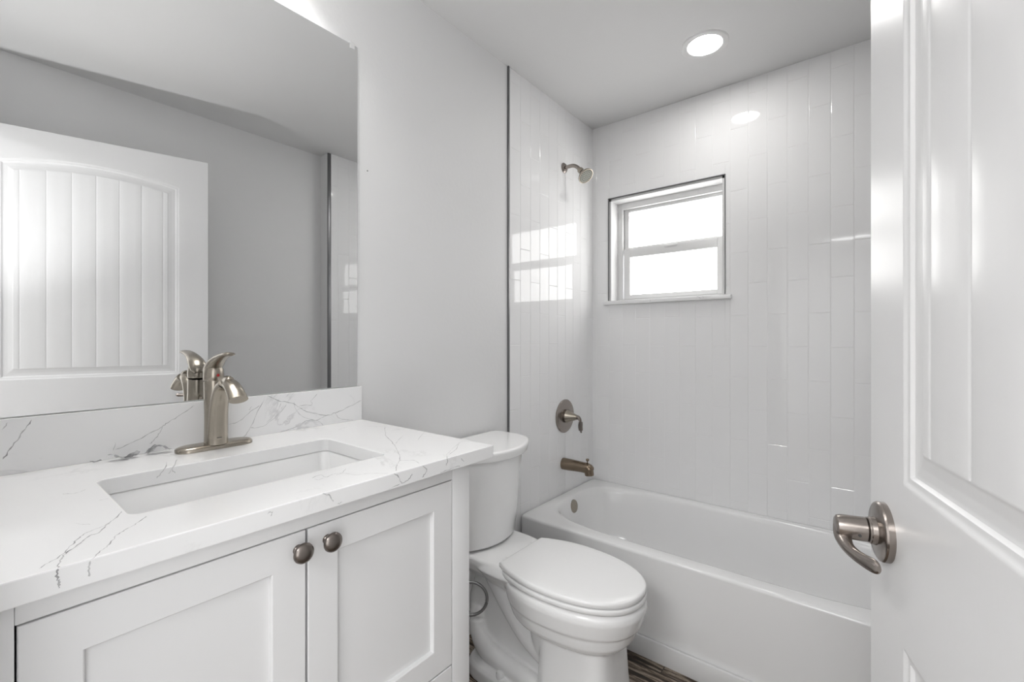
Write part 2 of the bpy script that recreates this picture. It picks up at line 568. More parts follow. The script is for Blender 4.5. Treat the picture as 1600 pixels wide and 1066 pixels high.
def door_handle(sgn):
    o = base('door_handle', DP(.0576, 0 if sgn > 0 else -DTH, .961))
    o.parent = door
    off = 0 if sgn > 0 else -DTH
    Q = lambda a, s, z: DP(a, off + sgn * s, z)
    ax = dn * sgn
    bm = bmesh.new()
    lathe(bm, [(0, .0362), (.0065, .0362), (.0085, .0350), (.0098, .0325), (.0105, .022), (.0115, .0172), (.0165, .0165), (.0175, .0155), (.019, .0155)], Q(.0576, 0, .961), ax, 56)
    finish(bm, 'rosette', 'satin_nickel', o)
    bm = bmesh.new()
    lathe(bm, [(.0195, .0140), (.021, .0150), (.047, .0146), (.051, .0135), (.053, .0105), (.0535, .004)], Q(.0576, 0, .961), ax, 40)
    # lever blade sweeping back towards the hinge side and drooping
    P = [(.052, .0435, .9585, .0105, .0105), (.062, .0455, .9495, .0095, .0090), (.076, .0440, .9430, .0075, .0074), (.090, .0395, .9400, .0062, .0074), (.104, .0335, .9392, .0056, .0080), (.115, .0285, .9398, .0052, .0084), (.122, .0262, .9405, .0040, .0070), (.126, .0252, .9410, .0020, .0040)]
    tube(bm, [(*Q(a, s, z), r1, r2) for a, s, z, r1, r2 in P], 20, k=5)
    finish(bm, 'lever', 'satin_nickel', o)
    bm = bmesh.new()
    lathe(bm, [(0, .0018), (.0008, .0018)], Q(.0576 + .0142, .030, .957), dd, 12)
    finish(bm, 'set_screw', 'rubber_gap', o)
    return o
door_handle(1); door_handle(-1)

# ================================================================ BATHTUB
TY0, TY1, TZ = 1.648, D - .001, .3858
TX0, TX1 = .006, XA - .006
tub = tag(base('bathtub', (.77, 2.0, 0)), 'white alcove bathtub with smooth flat apron under the small window', 'bathtub')
def tub_ring(x0, x1, y0, y1, z, e, n=96):
    cx, cy = (x0 + x1) / 2, (y0 + y1) / 2
    return superell(cx, cy, cx - x0, x1 - cx, (y1 - y0) / 2, z, e, n)
bm = bmesh.new()
rings = []
for (i, z, e) in ((0, 0, 40), (0, TZ - .012, 40), (.0015, TZ - .006, 40), (.006, TZ - .0015, 36), (.012, TZ, 30)):
    rings.append(tub_ring(TX0 + i, TX1 - i, TY0 + i, TY1 - i, z, e))
def basin(dx0, dx1, dy0, dy1, z, e):
    return tub_ring(.068 + dx0, 1.462 - dx1, 1.716 + dy0, 2.318 - dy1, z, e)
rings += [basin(-.010, -.010, -.010, -.008, TZ, 4.2), basin(-.003, -.003, -.003, -.003, TZ - .002, 3.9), basin(.003, .003, .004, .004, TZ - .009, 3.8),
          basin(.010, .012, .009, .009, TZ - .025, 3.7), basin(.022, .055, .02, .02, TZ - .09, 3.6), basin(.04, .13, .035, .035, TZ - .19, 3.5),
          basin(.062, .20, .055, .055, TZ - .265, 3.4), basin(.10, .26, .09, .09, TZ - .305, 3.2), basin(.17, .33, .15, .15, TZ - .318, 3.0), basin(.4, .5, .25, .25, TZ - .322, 2.6)]
loft(bm, rings, True, True)
finish(bm, 'tub_shell', 'acrylic', tub, 40)
bm = bmesh.new()
lathe(bm, [(-.012, .030), (.004, .0335), (.007, .0325), (.009, .028), (.0098, .010)], (.077, 2.015, .335), (1, -.04, .19), 40)
m_ = finish(bm, 'overflow_plate', 'nickel', tub); m_['label'] = 'round brushed nickel overflow plate'
bm = bmesh.new()
lathe(bm, [(0, .030), (.003, .030), (.005, .026)], (.36, 2.017, TZ - .3205), (0, 0, 1), 32)
m_ = finish(bm, 'drain', 'satin_nickel', tub); m_['label'] = 'round nickel drain'

# ---------------------------------------------------------------- tub spout, valve, shower
spout = tag(base('tub_spout', (.004, 2.035, .545)), 'brushed bronze-toned tub spout on the tiled wall below the shower valve', 'tub spout')
bm = bmesh.new()
tube(bm, [(.002, 2.035, .540, .0285, .031), (.03, 2.035, .540, .0285, .031), (.075, 2.035, .541, .027, .029), (.12, 2.035, .541, .0255, .027), (.15, 2.035, .540, .0255, .027), (.168, 2.035, .535, .024, .022), (.176, 2.035, .530, .016, .012)], 28)
tube(bm, [(.150, 2.035, .552, .018), (.156, 2.035, .535, .0235), (.160, 2.035, .515, .0235), (.161, 2.035, .506, .0225)], 28, up=Vector((1, 0, 0)))
finish(bm, 'spout_body', 'bronze_nickel', spout)
bm = bmesh.new()
lathe(bm, [(-.01, .0035), (.012, .0035), (.014, .0075), (.020, .0085), (.024, .007), (.025, .003)], (.150, 2.035, .565), (0, 0, 1), 20)
finish(bm, 'diverter_knob', 'bronze_nickel', spout)

vz = .792
valve = tag(base('shower_valve', (.004, 2.048, vz)), 'round brushed nickel shower valve with cone hub and drooping lever on tile', 'shower valve')
bm = bmesh.new()
lathe(bm, [(.002, .0885), (.006, .0888), (.0095, .085), (.011, .078), (.012, .05), (.0125, .034)], (.002, 2.048, vz), (1, 0, 0), 64)
finish(bm, 'escutcheon', 'satin_nickel', valve)
bm = bmesh.new()
lathe(bm, [(.010, .036), (.018, .036), (.0185, .028)], (.002, 2.048, vz), (1, 0, 0), 44)
finish(bm, 'collar', 'dark_nickel', valve)
bm = bmesh.new()
lathe(bm, [(.016, .034), (.022, .035), (.055, .021), (.078, .0125), (.082, .0118)], (.002, 2.048, vz), (1, 0, 0), 44)
finish(bm, 'hub', 'nickel', valve)
bm = bmesh.new()
tube(bm, [(.076, 2.048, vz + .001, .0095, .0095), (.087, 2.048, vz + .002, .0105, .0090), (.096, 2.048, vz - .006, .0115, .0075), (.102, 2.048, vz - .025, .012, .006), (.101, 2.048, vz - .046, .0135, .005), (.104, 2.048, vz - .066, .012, .004), (.107, 2.048, vz - .078, .005, .002)], 20, up=Vector((0, 0, 1)))
finish(bm, 'lever', 'dark_nickel', valve)

sz, sy = 2.118, 2.042
shower = tag(base('shower_fixture', (.004, sy, sz)), 'small nickel shower head on a bent arm high on the tiled wall', 'shower head')
bm = bmesh.new()
lathe(bm, [(0, .027), (.005, .027), (.012, .020), (.014, .0125)], (.003, sy, sz), (1, 0, 0), 40)
finish(bm, 'flange', 'satin_nickel', shower)
bm = bmesh.new()
tube(bm, [(.004, sy, sz, .0098), (.035, sy, sz + .001, .0098), (.062, sy, sz - .001, .0098), (.085, sy, sz - .014, .0098), (.105, sy, sz - .036, .0098)], 20)
finish(bm, 'arm', 'satin_nickel', shower)
hd = Vector((.66, -.10, -.74)).normalized()
ho = Vector((.100, sy, sz - .030))
bm = bmesh.new()
lathe(bm, [(0, .010), (.003, .0155), (.014, .0165), (.022, .014), (.026, .0165), (.034, .022), (.046, .0335), (.054, .0405), (.060, .0425), (.0635, .0415), (.064, .0385), (.0625, .037), (.0612, .034)], ho, hd, 48)
finish(bm, 'shower_head', 'nickel', shower)
bm = bmesh.new()
lathe(bm, [(.0605, .0362), (.0618, .036), (.0626, .029), (.0628, .012)], ho, hd, 48)
m_ = finish(bm, 'spray_face', 'nozzle', shower); m_['label'] = 'grey spray face with rings of nozzles'
s_, u_ = frame(hd)
for rr, n_ in ((.0, 1), (.011, 8), (.020, 14), (.030, 20)):
    bm = bmesh.new()
    for i in range(n_):
        t = 2 * pi * i / n_
        lathe(bm, [(.0620, .0024), (.0652, .0018)], ho + s_ * rr * cos(t) + u_ * rr * sin(t), hd, 8)
    finish(bm, 'nozzle_ring', 'nozzle_tip', m_)

# ================================================================ TOILET
TC = 1.258
toilet = tag(base('toilet', (.40, TC, 0)), 'white two-piece toilet with closed elongated lid between vanity and bathtub', 'toilet')
bm = bmesh.new()
# rim, bowl and the taper below it
def egg(x0, x1, b, z, e=2.25, xc=None, n=64):
    xc = .50 if xc is None else xc
    return superell(xc, TC, xc - x0, x1 - xc, b, z, e, n)
loft(bm, [egg(.40, .69, .07, .15, 3), egg(.39, .684, .100, .262, 3), egg(.375, .694, .112, .280, 2.8), egg(.345, .716, .136, .292, 2.5), egg(.322, .732, .149, .308, 2.35), egg(.308, .741, .1545, .333, 2.3),
          egg(.304, .744, .156, .343), egg(.300, .752, .161, .349), egg(.294, .759, .165, .370), egg(.290, .766, .1695, .396), egg(.291, .764, .168, .411), egg(.300, .754, .159, .4215)])
# front pedestal
def ped(x0, x1, b, z, e=4.5):
    xc = .56
    return superell(xc, TC, xc - x0, x1 - xc, b, z, e, 64)
loft(bm, [ped(.436, .708, .116, .0), ped(.438, .704, .1145, .05), ped(.442, .692, .110, .15), ped(.446, .686, .106, .24), ped(.45, .684, .104, .31)])
# deck that carries the tank
loft(bm, [superell(.19, TC, .10, .16, .085, .36, 3), superell(.19, TC, .135, .17, .118, .395, 3.2), superell(.19, TC, .142, .18, .134, .425, 3.4), superell(.19, TC, .142, .18, .136, .442, 3.4), superell(.19, TC, .136, .17, .130, .449, 3.4)])
# flare that joins deck and bowl
loft(bm, [superell(.28, TC, .1, .14, .06, .33, 2.5), superell(.29, TC, .12, .16, .115, .385, 2.6), superell(.30, TC, .13, .17, .143, .418, 2.8), superell(.30, TC, .12, .15, .138, .432, 2.8), superell(.29, TC, .12, .12, .128, .444, 2.8)])
# trapway: an S under the deck and a core wall
tube(bm, [(.18, TC, .40, .062, .05), (.235, TC, .345, .07, .055), (.30, TC, .275, .073, .055), (.375, TC, .205, .073, .055), (.46, TC, .16, .07, .055)], 28, up=Vector((0, 0, 1)))
tube(bm, [(.20, TC, .36, .055, .05), (.15, TC, .27, .058, .05), (.145, TC, .17, .06, .05), (.19, TC, .09, .062, .05), (.28, TC, .05, .07, .04)], 28, up=Vector((1, 0, 0)))
box(bm, .13, .47, TC - .042, TC + .042, .0, .36)
# foot with raised shoulder
loft(bm, [superell(.30, TC, .175, .20, .112, .0, 4), superell(.30, TC, .175, .20, .112, .042, 4), superell(.30, TC, .168, .2, .104, .054, 4), superell(.30, TC, .16, .2, .080, .058, 4)])
for s in (-1, 1):
    tube(bm, [(.145, TC + s * .035, .22, .03, .03), (.155, TC + s * .048, .145, .032, .034), (.20, TC + s * .058, .095, .03, .04), (.30, TC + s * .06, .075, .03, .034), (.46, TC + s * .06, .065, .03, .03)], 20)
bowl = finish(bm, 'bowl', 'porcelain', toilet, 180)
rm = bowl.modifiers.new('remesh', 'REMESH'); rm.mode = 'VOXEL'; rm.voxel_size = .0036; rm.use_smooth_shade = True
sm_ = bowl.modifiers.new('smooth', 'CORRECTIVE_SMOOTH'); sm_.factor = .5; sm_.iterations = 10; sm_.smooth_type = 'LENGTH_WEIGHTED'; sm_.use_only_smooth = True

def seat_out(z, ins=0.0, x0=.316):
    """elongated outline with a straight hinge edge"""
    out = []
    xc, b, fr = .498, .166 - ins, .266 - ins
    n = 44
    bk = (xc - x0 - ins)
    ang0 = 0
    pts = []
    for i in range(n + 1):                     # front, from -y round to +y
        t = -pi / 2 + pi * i / n
        c, s = cos(t), sin(t)
        pts.append((xc + fr * abs(c) ** (2 / 2.25), TC + b * math.copysign(abs(s) ** (2 / 2.25), s)))
    for i in range(1, 9):                      # side back to the hinge
        t = i / 8
        pts.append((xc - bk * t, TC + b * (1 - .27 * t ** 2.0)))
    for i in range(1, 6):
        pts.append((x0 + ins, TC + b * .73 * (1 - 2 * i / 6)))
    for i in range(8, 0, -1):
        t = i / 8
        pts.append((xc - bk * t, TC - b * (1 - .27 * t ** 2.0)))
    return [Vector((x, y, z)) for x, y in pts]
bm = bmesh.new()
loft(bm, [seat_out(.4258, .030), seat_out(.4258, .0012), seat_out(.4270, .0005), seat_out(.433, -.001), seat_out(.4396, .0003), seat_out(.4406, .0013), seat_out(.4406, .04)])
finish(bm, 'seat', 'seat_plastic', toilet, 60)
bm = bmesh.new()
loft(bm, [seat_out(.4449, .040), seat_out(.4449, .0020), seat_out(.4460, .0014), seat_out(.4530, .0006), seat_out(.4585, .0016), seat_out(.4612, .0045), seat_out(.4624, .010), seat_out(.4632, .03), seat_out(.4640, .07)])
finish(bm, 'lid', 'seat_plastic', toilet, 60)
for s in (-1, 1):
    bm = bmesh.new()
    box(bm, .298, .320, TC + s * .072 - .013, TC + s * .072 + .013, .440, .4505, .004, 3)
    finish(bm, 'hinge', 'seat_plastic', toilet)

def dshape(w, xf, xs, z, x0=.014, ins=0.0, e=2.6, n=30):
    """flat back, bowed front: xs is the depth at the side, xf at the middle"""
    w -= ins; xf -= ins; xs -= ins; x0 += ins
    pts = []
    for i in range(n + 1):
        t = i / n * 2 - 1                      # -1..1 across
        s = math.copysign(abs(sin(t * pi / 2)) ** .9, t)
        y = w * s
        x = xs + (xf - xs) * (1 - abs(s) ** 2.1) 
        # round the corners off towards the sides
        if abs(s) > .86:
            k = (abs(s) - .86) / .14
            x -= .035 * k * k
        pts.append((x, TC + y))
    r = .02
    pts.append((x0 + r, TC + w)); 
    for i in range(1, 4):
        a = radians(90 + 30 * i); pts.append((x0 + r + r * cos(a), TC + w - r + r * sin(a)))
    for i in range(0, 3):
        a = radians(180 + 30 * i); pts.append((x0 + r + r * cos(a), TC - w + r + r * sin(a)))
    pts.append((x0 + r, TC - w))
    return [Vector((x, y, z)) for x, y in pts]
bm = bmesh.new()
loft(bm, [dshape(.150, .222, .165, .4525, ins=.012), dshape(.152, .226, .168, .456, ins=.004), dshape(.154, .228, .170, .464), dshape(.166, .238, .172, .55), dshape(.180, .250, .172, .66), dshape(.190, .258, .170, .74), dshape(.194, .262, .168, .778)])
finish(bm, 'tank', 'porcelain', toilet, 50)
bm = bmesh.new()
loft(bm, [dshape(.205, .282, .182, .7755, ins=.008), dshape(.207, .284, .184, .7765, ins=.002), dshape(.209, .286, .184, .781), dshape(.213, .290, .186, .800), dshape(.213, .290, .186, .806), dshape(.213, .290, .186, .8095, ins=.002), dshape(.213, .290, .186, .8115, ins=.006), dshape(.213, .290, .186, .812, ins=.014)])
finish(bm, 'tank_lid', 'porcelain', toilet, 50)
for s in (-1, 1):
    bm = bmesh.new()
    lathe(bm, [(0, .0165), (.012, .0165), (.019, .013), (.022, .006)], (.298, TC + s * .090, .050), (0, 0, 1), 28)
    finish(bm, 'bolt_cap', 'seat_plastic', toilet)

lc, lr = Vector((.205, 1.120, .306)), .055
ld = Vector((.72, .55, 0)).normalized(); lq = Vector((.60, -.80, 0))
pts = [(.05, 1.00, .215), (.09, 1.01, .222), (.135, 1.035, .235)]
for i in range(0, 17):
    a = -pi * .82 + 2 * pi * i / 14
    pts.append(tuple(lc + ld * (lr * cos(a)) + Vector((0, 0, lr * sin(a))) + lq * (.004 - .0009 * i)))
pts += [(.135, 1.085, .285), (.118, 1.105, .36), (.112, 1.125, .452)]
bm = bmesh.new(); tube(bm, [(*p, .0052) for p in pts], 14, k=5)
hose = finish(bm, 'supply_hose', 'hose_metal', toilet); hose['label'] = 'grey braided supply hose in a loop'
bm = bmesh.new()
lathe(bm, [(0, .022), (.004, .022), (.006, .008), (.05, .008), (.052, .004)], (.0125, 1.00, .20), (1, 0, 0), 20)
lathe(bm, [(-.018, .014), (-.012, .016), (.0, .009), (.02, .009)], (.05, 1.00, .20), (0, 0, 1), 18)
finish(bm, 'shutoff_valve', 'satin_nickel', hose)

# veins of the stone, as (u, v) points on each face
VEIN_TOP =[
 ([(0.4149, 0.1564), (0.4441, 0.1435), (0.4606, 0.1327), (0.4864, 0.122), (0.4896, 0.1119), (0.5067, 0.1014), (0.5226, 0.0915), (0.5376, 0.0822), (0.5566, 0.0775), (0.5736, 0.0734)],1.0),
 ([(0.4592, 0.1363), (0.4667, 0.1239), (0.4739, 0.112), (0.4874, 0.1019), (0.5064, 0.0935), (0.5356, 0.0806), (0.5494, 0.0685), (0.5597, 0.0599)],0.7),
 ([(0.4664, 0.1745), (0.4877, 0.1591), (0.5014, 0.1471), (0.5164, 0.1333), (0.5427, 0.1225), (0.5574, 0.112), (0.5772, 0.1004)],0.9),
 ([(0.2411, 0.1138), (0.2538, 0.1266), (0.2413, 0.1415)],0.6),
 ([(0.4212, 0.1059), (0.4428, 0.1185)],0.4),
 ([(0.3302, 0.1564), (0.3283, 0.1449)],0.5),
 ([(0.1711, 0.7918), (0.2745, 0.7205), (0.3571, 0.6801), (0.426, 0.6427), (0.4997, 0.5956), (0.5343, 0.5614), (0.5647, 0.5366)],0.8),
 ([(0.3191, 0.7436), (0.3478, 0.7065), (0.3773, 0.6746)],0.5),
 ([(0.3306, 0.8045), (0.3928, 0.7311)],0.5),
 ([(0.4871, 0.7841), (0.5331, 0.7283), (0.5554, 0.6821)],0.6),
 ([(0.5074, 0.5856), (0.5291, 0.6061), (0.5587, 0.5987)],0.7),
 ([(0.4813, 0.4125), (0.4742, 0.4316), (0.4975, 0.4315), (0.4884, 0.4493), (0.5027, 0.4672), (0.5259, 0.4729), (0.5377, 0.4926), (0.5668, 0.5184)],0.6),
 ([(0.4996, 0.4493), (0.4932, 0.4661), (0.4738, 0.4845)],0.5),
 ([(0.4882, 0.412), (0.4995, 0.4151), (0.4967, 0.4273)],0.6),
 ([(0.4698, 0.6404), (0.4805, 0.6636), (0.4896, 0.684)],0.3),
 ([(0.1164, 0.6745), (0.0965, 0.7109), (0.0988, 0.7248)],0.4),
 ([(0.5576, 0.6753), (0.5345, 0.7068), (0.4902, 0.7865), (0.5027, 0.8076)],0.4),
]
VEIN_FRONT =[
 ([(0.0735, 0.9471), (0.0728, 0.9378), (0.0749, 0.9315), (0.0742, 0.925)],1.1),
 ([(0.1005, 0.9457), (0.0986, 0.9372), (0.0998, 0.9278)],1.2),
 ([(0.525, 0.9483), (0.5379, 0.9369), (0.5417, 0.9267), (0.5512, 0.9243), (0.5629, 0.9293), (0.5688, 0.9368)],1.0),
 ([(0.5952, 0.9474), (0.6057, 0.9369), (0.6023, 0.9302), (0.5944, 0.9233)],1.1),
 ([(0.6611, 0.9528), (0.6634, 0.9392), (0.6588, 0.9334)],1.2),
 ([(0.6428, 0.9217), (0.6657, 0.9222), (0.6847, 0.9242), (0.7018, 0.9232)],0.6),
 ([(0.7043, 0.9393), (0.7143, 0.9301)],0.6),
 ([(0.3819, 0.9471), (0.3961, 0.9408), (0.4019, 0.9286)],1.0),
 ([(0.4184, 0.9236), (0.4098, 0.9224)],0.9),
 ([(0.2955, 0.9407), (0.3033, 0.941), (0.3007, 0.9355)],0.5),
 ([(0.5105, 0.921), (0.5398, 0.9241)],0.5),
]
VEIN_SPLASH =[
 ([(0.0956, 1.0478), (0.085, 1.0269), (0.0712, 1.002), (0.0589, 0.9791)],1.1),
 ([(0.0656, 1.047), (0.0578, 1.0347)],0.8),
 ([(0.3607, 1.0449), (0.3338, 1.0248), (0.3097, 1.0114), (0.2963, 1.001), (0.2703, 0.989), (0.2484, 0.9768), (0.2183, 0.9668)],0.8),
 ([(0.2996, 1.0026), (0.293, 0.9872), (0.2832, 0.9746), (0.2767, 0.9677)],0.8),
 ([(0.2183, 0.9822), (0.2154, 0.9654)],0.4),
 ([(0.527, 1.0521), (0.5598, 1.034), (0.5891, 1.0258), (0.6143, 1.0103), (0.6299, 0.9981), (0.6618, 0.9862), (0.6951, 0.9765), (0.7238, 0.9809), (0.7596, 0.9902), (0.8129, 1.0084)],0.9),
 ([(0.6673, 1.0435), (0.6484, 1.0245), (0.6511, 1.0137), (0.6143, 1.0154)],0.6),
 ([(0.5991, 1.0273), (0.6042, 1.0064), (0.6247, 0.9808), (0.6673, 0.9644), (0.6867, 0.9483)],0.5),
 ([(0.6951, 0.9765), (0.6673, 0.9671), (0.6351, 0.969), (0.6092, 0.9574), (0.5598, 0.9487)],0.6),
 ([(0.7238, 0.9809), (0.7356, 0.9629), (0.7657, 0.9532), (0.7843, 0.9505)],0.6),
 ([(0.4338, 0.9888), (0.4606, 0.994), (0.4862, 1.0139), (0.5083, 1.0278)],0.6),
 ([(0.469, 0.9487), (0.4862, 0.9716), (0.4994, 1.0027), (0.5219, 1.0431)],0.7),
 ([(0.4862, 0.9716), (0.5173, 0.9716), (0.5545, 0.9954), (0.5786, 1.0222)],0.6),
 ([(0.5264, 0.9798), (0.5497, 1.0009), (0.5641, 1.0288)],0.5),
 ([(0.4906, 1.0275), (0.4819, 1.0191)],0.6),
]
VEIN_CUT =[
 ([(0.2658, 0.9593), (0.2615, 0.946), (0.25, 0.9309)],0.7),
 ([(0.2836, 0.9609), (0.2761, 0.9462), (0.2687, 0.9354)],0.8),
 ([(0.2746, 0.943), (0.2797, 0.9339)],1.0),
]

# ================================================================ VANITY
ZC, XC, YC0, YC1 = .9481, .573, -.013, .815       # worktop height, front, left and right end
van = tag(base('vanity_cabinet', (.28, .37, 0)), 'white shaker vanity cabinet under the veined stone countertop', 'vanity')
XF, YV0, YV1 = .550, -.011, .755
bm = bmesh.new()
box(bm, .004, XF - .021, YV0, YV0 + .016, .0, ZC - .031)            # sides
box(bm, .004, XF - .021, YV1 - .016, YV1, .0, ZC - .031)
box(bm, .004, .014, YV0, YV1, .09, ZC - .031)
box(bm, .014, XF - .021, YV0, YV1, .09, .106)
box(bm, .44, .456, YV0, YV1, .0, .09)
finish(bm, 'carcass', ['cabinet_paint'], van)
bm = bmesh.new()
box(bm, XF - .021, XF, YV0, .0425, .0, ZC - .0305, .0012)
box(bm, XF - .021, XF, .7010, YV1, .0, ZC - .0305, .0012)
box(bm, XF - .021, XF - .0015, .0427, .7008, .8885, ZC - .0305, .0008)
box(bm, XF - .021, XF - .0015, .0427, .7008, .085, .105, .0008)
finish(bm, 'face_frame', 'cabinet_paint', van)
def shaker(bm, y0, y1, z0, z1, fr=.0525, rec=.009):
    # frame with a recessed flat panel, small eased inner edge
    xb = XF - .020
    R = lambda i, x: [Vector((x, y, z)) for y, z in ((y0 + i, z0 + i), (y1 - i, z0 + i), (y1 - i, z1 - i), (y0 + i, z1 - i))]
    loft(bm, [R(0, xb), R(0, XF - .0012), R(.0012, XF), R(fr, XF), R(fr + .0015, XF - .0012), R(fr + .003, XF - rec)])
for i, (y0, y1, ky) in enumerate(((.0445, .3665, .3535), (.3705, .6990, .4040))):
    bm = bmesh.new()
    shaker(bm, y0, y1, .4755, .8865)
    d_ = finish(bm, 'cabinet_door', 'cabinet_paint', van, 20)
    bm = bmesh.new()
    kz = .8585
    lathe(bm, [(0, .0085), (.003, .0085), (.0035, .0078), (.008, .0062), (.012, .0068), (.0135, .0108), (.0155, .0152), (.0185, .0166), (.0215, .0160), (.0245, .0130), (.0265, .0075), (.027, .002)], (XF, ky, kz), (1, 0, 0), 36)
    k_ = finish(bm, 'knob', 'dark_nickel', d_, 60); k_['label'] = 'round dark nickel knob'
bm = bmesh.new(); shaker(bm, .0445, .6990, .108, .4725)
finish(bm, 'drawer_front', 'cabinet_paint', van, 20)

top = tag(base('countertop', (.28, .40, ZC - .03)), 'white stone vanity countertop with thin grey veins and rectangular sink cutout', 'countertop')
def slab_hole(bm, outer, hole, z0, z1):
    def loop(pts):
        vs = [bm.verts.new((p.x, p.y, z1)) for p in pts]
        return [bm.edges.new((vs[i], vs[(i + 1) % len(vs)])) for i in range(len(vs))]
    es = loop(outer) + loop(hole)
    r = bmesh.ops.triangle_fill(bm, edges=es, use_beauty=True, use_dissolve=False)
    fs = [g for g in r['geom'] if isinstance(g, bmesh.types.BMFace)]
    ex = bmesh.ops.extrude_face_region(bm, geom=fs)
    for v in ex['geom']:
        if isinstance(v, bmesh.types.BMVert):
            v.co.z = z0
bm = bmesh.new()
SX0, SX1, SY0, SY1 = .1905, .4455, .1615, .6005
slab_hole(bm, rrect(.0, XC, YC0, YC1, .003, 0, 2), rrect(SX0, SX1, SY0, SY1, .016, 0, 6), ZC - .03, ZC)
bmesh.ops.recalc_face_normals(bm, faces=bm.faces[:])
bevel_sharp(bm, .0018, 2, 60)
for pts, w in VEIN_TOP:
    ribbon(bm, pts, w, lambda u, v: Vector((u, v, ZC + .00025)), 1)
for pts, w in VEIN_FRONT:
    ribbon(bm, pts, w, lambda u, v: Vector((XC + .00025, u, v)), 1)
for pts, w in VEIN_CUT:
    ribbon(bm, pts, w, lambda u, v: Vector((SX0 + .00025, u, v)), 1)
finish(bm, 'slab', ['quartz', 'quartz_vein'], top, 8)

splash = tag(base('backsplash', (.009, .40, ZC)), 'low white veined stone backsplash strip under the mirror', 'backsplash')
bm = bmesh.new()
box(bm, .0005, .018, YC0, YC1, ZC + .0001, 1.0535, .0007)
for pts, w in VEIN_SPLASH:
    ribbon(bm, pts, w, lambda u, v: Vector((.01825, u, v)), 1)
finish(bm, 'slab', ['quartz', 'quartz_vein'], splash, 8)

sink = tag(base('sink', (.318, .381, .79)), 'white rectangular undermount sink basin set in the countertop', 'sink')
bm = bmesh.new()
zt = ZC - .0305
def sr(i, z, r):
    return rrect(SX0 - .004 + i, SX1 + .004 - i, SY0 - .004 + i, SY1 + .004 - i, r, z, 6)
loft(bm, [sr(.055, .775, .04), sr(.02, .79, .04), sr(-.010, .83, .035), sr(-.014, zt - .014, .03), sr(-.026, zt - .012, .03), sr(-.026, zt, .03), sr(.0, zt, .022), sr(.003, zt - .004, .022), sr(.006, zt - .05, .025), sr(.012, zt - .10, .03), sr(.024, zt - .117, .035), sr(.05, zt - .123, .04), sr(.10, zt - .127, .02)])
finish(bm, 'basin', 'porcelain', sink, 50)
bm = bmesh.new()
lathe(bm, [(0, .031), (.003, .031), (.0045, .027), (.003, .022), (.006, .02), (.008, .012)], (.30, .381, zt - .1265), (0, 0, 1), 36)
m_ = finish(bm, 'drain', 'nickel', sink); m_['label'] = 'round nickel drain'

# ---------------------------------------------------------------- faucet
fau = tag(base('faucet', (.085, .388, ZC)), 'brushed nickel single-handle faucet on an oblong base plate behind the sink', 'faucet')
FY = .388
bm = bmesh.new()
def plate(ins, z):
    hl, hw, c = .0785 - ins, .0275 - ins, .024
    out = []
    for sx, sy, a0 in ((1, 1, 0), (-1, 1, 90), (-1, -1, 180), (1, -1, 270)):
        for k in range(6):
            t = radians(a0 + 90 * k / 5)
            out.append(Vector((.074 + sx * (hw - min(c, hw)) + min(c, hw) * cos(t), FY + sy * (hl - .03) + (.03) * sin(t), z)))
    return out
loft(bm, [plate(0, ZC + .0003), plate(0, ZC + .006), plate(.002, ZC + .0095), plate(.007, ZC + .012), plate(.014, ZC + .0125)])
finish(bm, 'base_plate', 'nickel', fau, 40)
bm = bmesh.new()
tube(bm, [(.078, FY, ZC + .011, .0245, .0265), (.076, FY, ZC + .03, .0228, .0245), (.071, FY, ZC + .075, .0212, .022), (.066, FY, ZC + .115, .0206, .021), (.0635, FY, ZC + .150, .0205, .0205), (.063, FY, ZC + .1555, .0202, .0202)], 36, up=Vector((1, 0, 0)))
finish(bm, 'body', 'nickel', fau, 50)
bm = bmesh.new()
tube(bm, [(.086, FY, ZC + .012, .0225, .018), (.089, FY, ZC + .04, .0212, .017), (.094, FY, ZC + .08, .0198, .016), (.103, FY, ZC + .116, .0187, .0150), (.121, FY, ZC + .144, .0178, .0130), (.146, FY, ZC + .156, .0168, .0112), (.172, FY, ZC + .152, .0170, .0112), (.194, FY, ZC + .139, .0182, .0122), (.211, FY, ZC + .1235, .0196, .0125)], 36, up=Vector((1, 0, 0)))
finish(bm, 'spout', 'nickel', fau, 50)
bm = bmesh.new()
lathe(bm, [(.158, .0205), (.1592, .0213), (.172, .0212), (.182, .0200), (.192, .0165), (.199, .0110), (.202, .004)], (.063, FY, ZC), (.0, 0, 1), 36)
tube(bm, [(.042, FY, ZC + .171, .012, .007), (.050, FY, ZC + .180, .0185, .0130), (.066, FY, ZC + .193, .0192, .0140), (.086, FY, ZC + .2045, .0170, .0110), (.110, FY, ZC + .2135, .0142, .0080), (.137, FY, ZC + .2195, .0130, .0060), (.160, FY, ZC + .2215, .0122, .0048), (.170, FY, ZC + .2212, .0062, .0026)], 28)
finish(bm, 'handle', 'nickel', fau, 50)
bm = bmesh.new()
lathe(bm, [(0, .0034), (.001, .003), (.0014, .001)], (.063 + .0209, FY + .0026, ZC + .1705), (.992, .12, 0), 16)
m_ = finish(bm, 'temperature_dot', 'red_dot', fau); m_['label'] = 'small red temperature dot'
bm = bmesh.new()
lathe(bm, [(0, .0028), (.045, .0028), (.047, .0055), (.054, .0062), (.060, .005), (.062, .002)], (.038, FY + .002, ZC + .0315 + .02), (0, 0, 1), 16)
lathe(bm, [(0, .0028), (.06, .0028)], (.038, FY + .002, ZC + .008), (0, 0, 1), 12)
finish(bm, 'lift_rod', 'nickel', fau)
bm = bmesh.new(); box(bm, .1035, .1055, FY - .0065, FY + .0035, ZC + .0265, ZC + .0282, .0002, 1)
m_ = finish(bm, 'maker_mark', 'rubber_gap', fau); m_['label'] = 'tiny dark illegible mark'

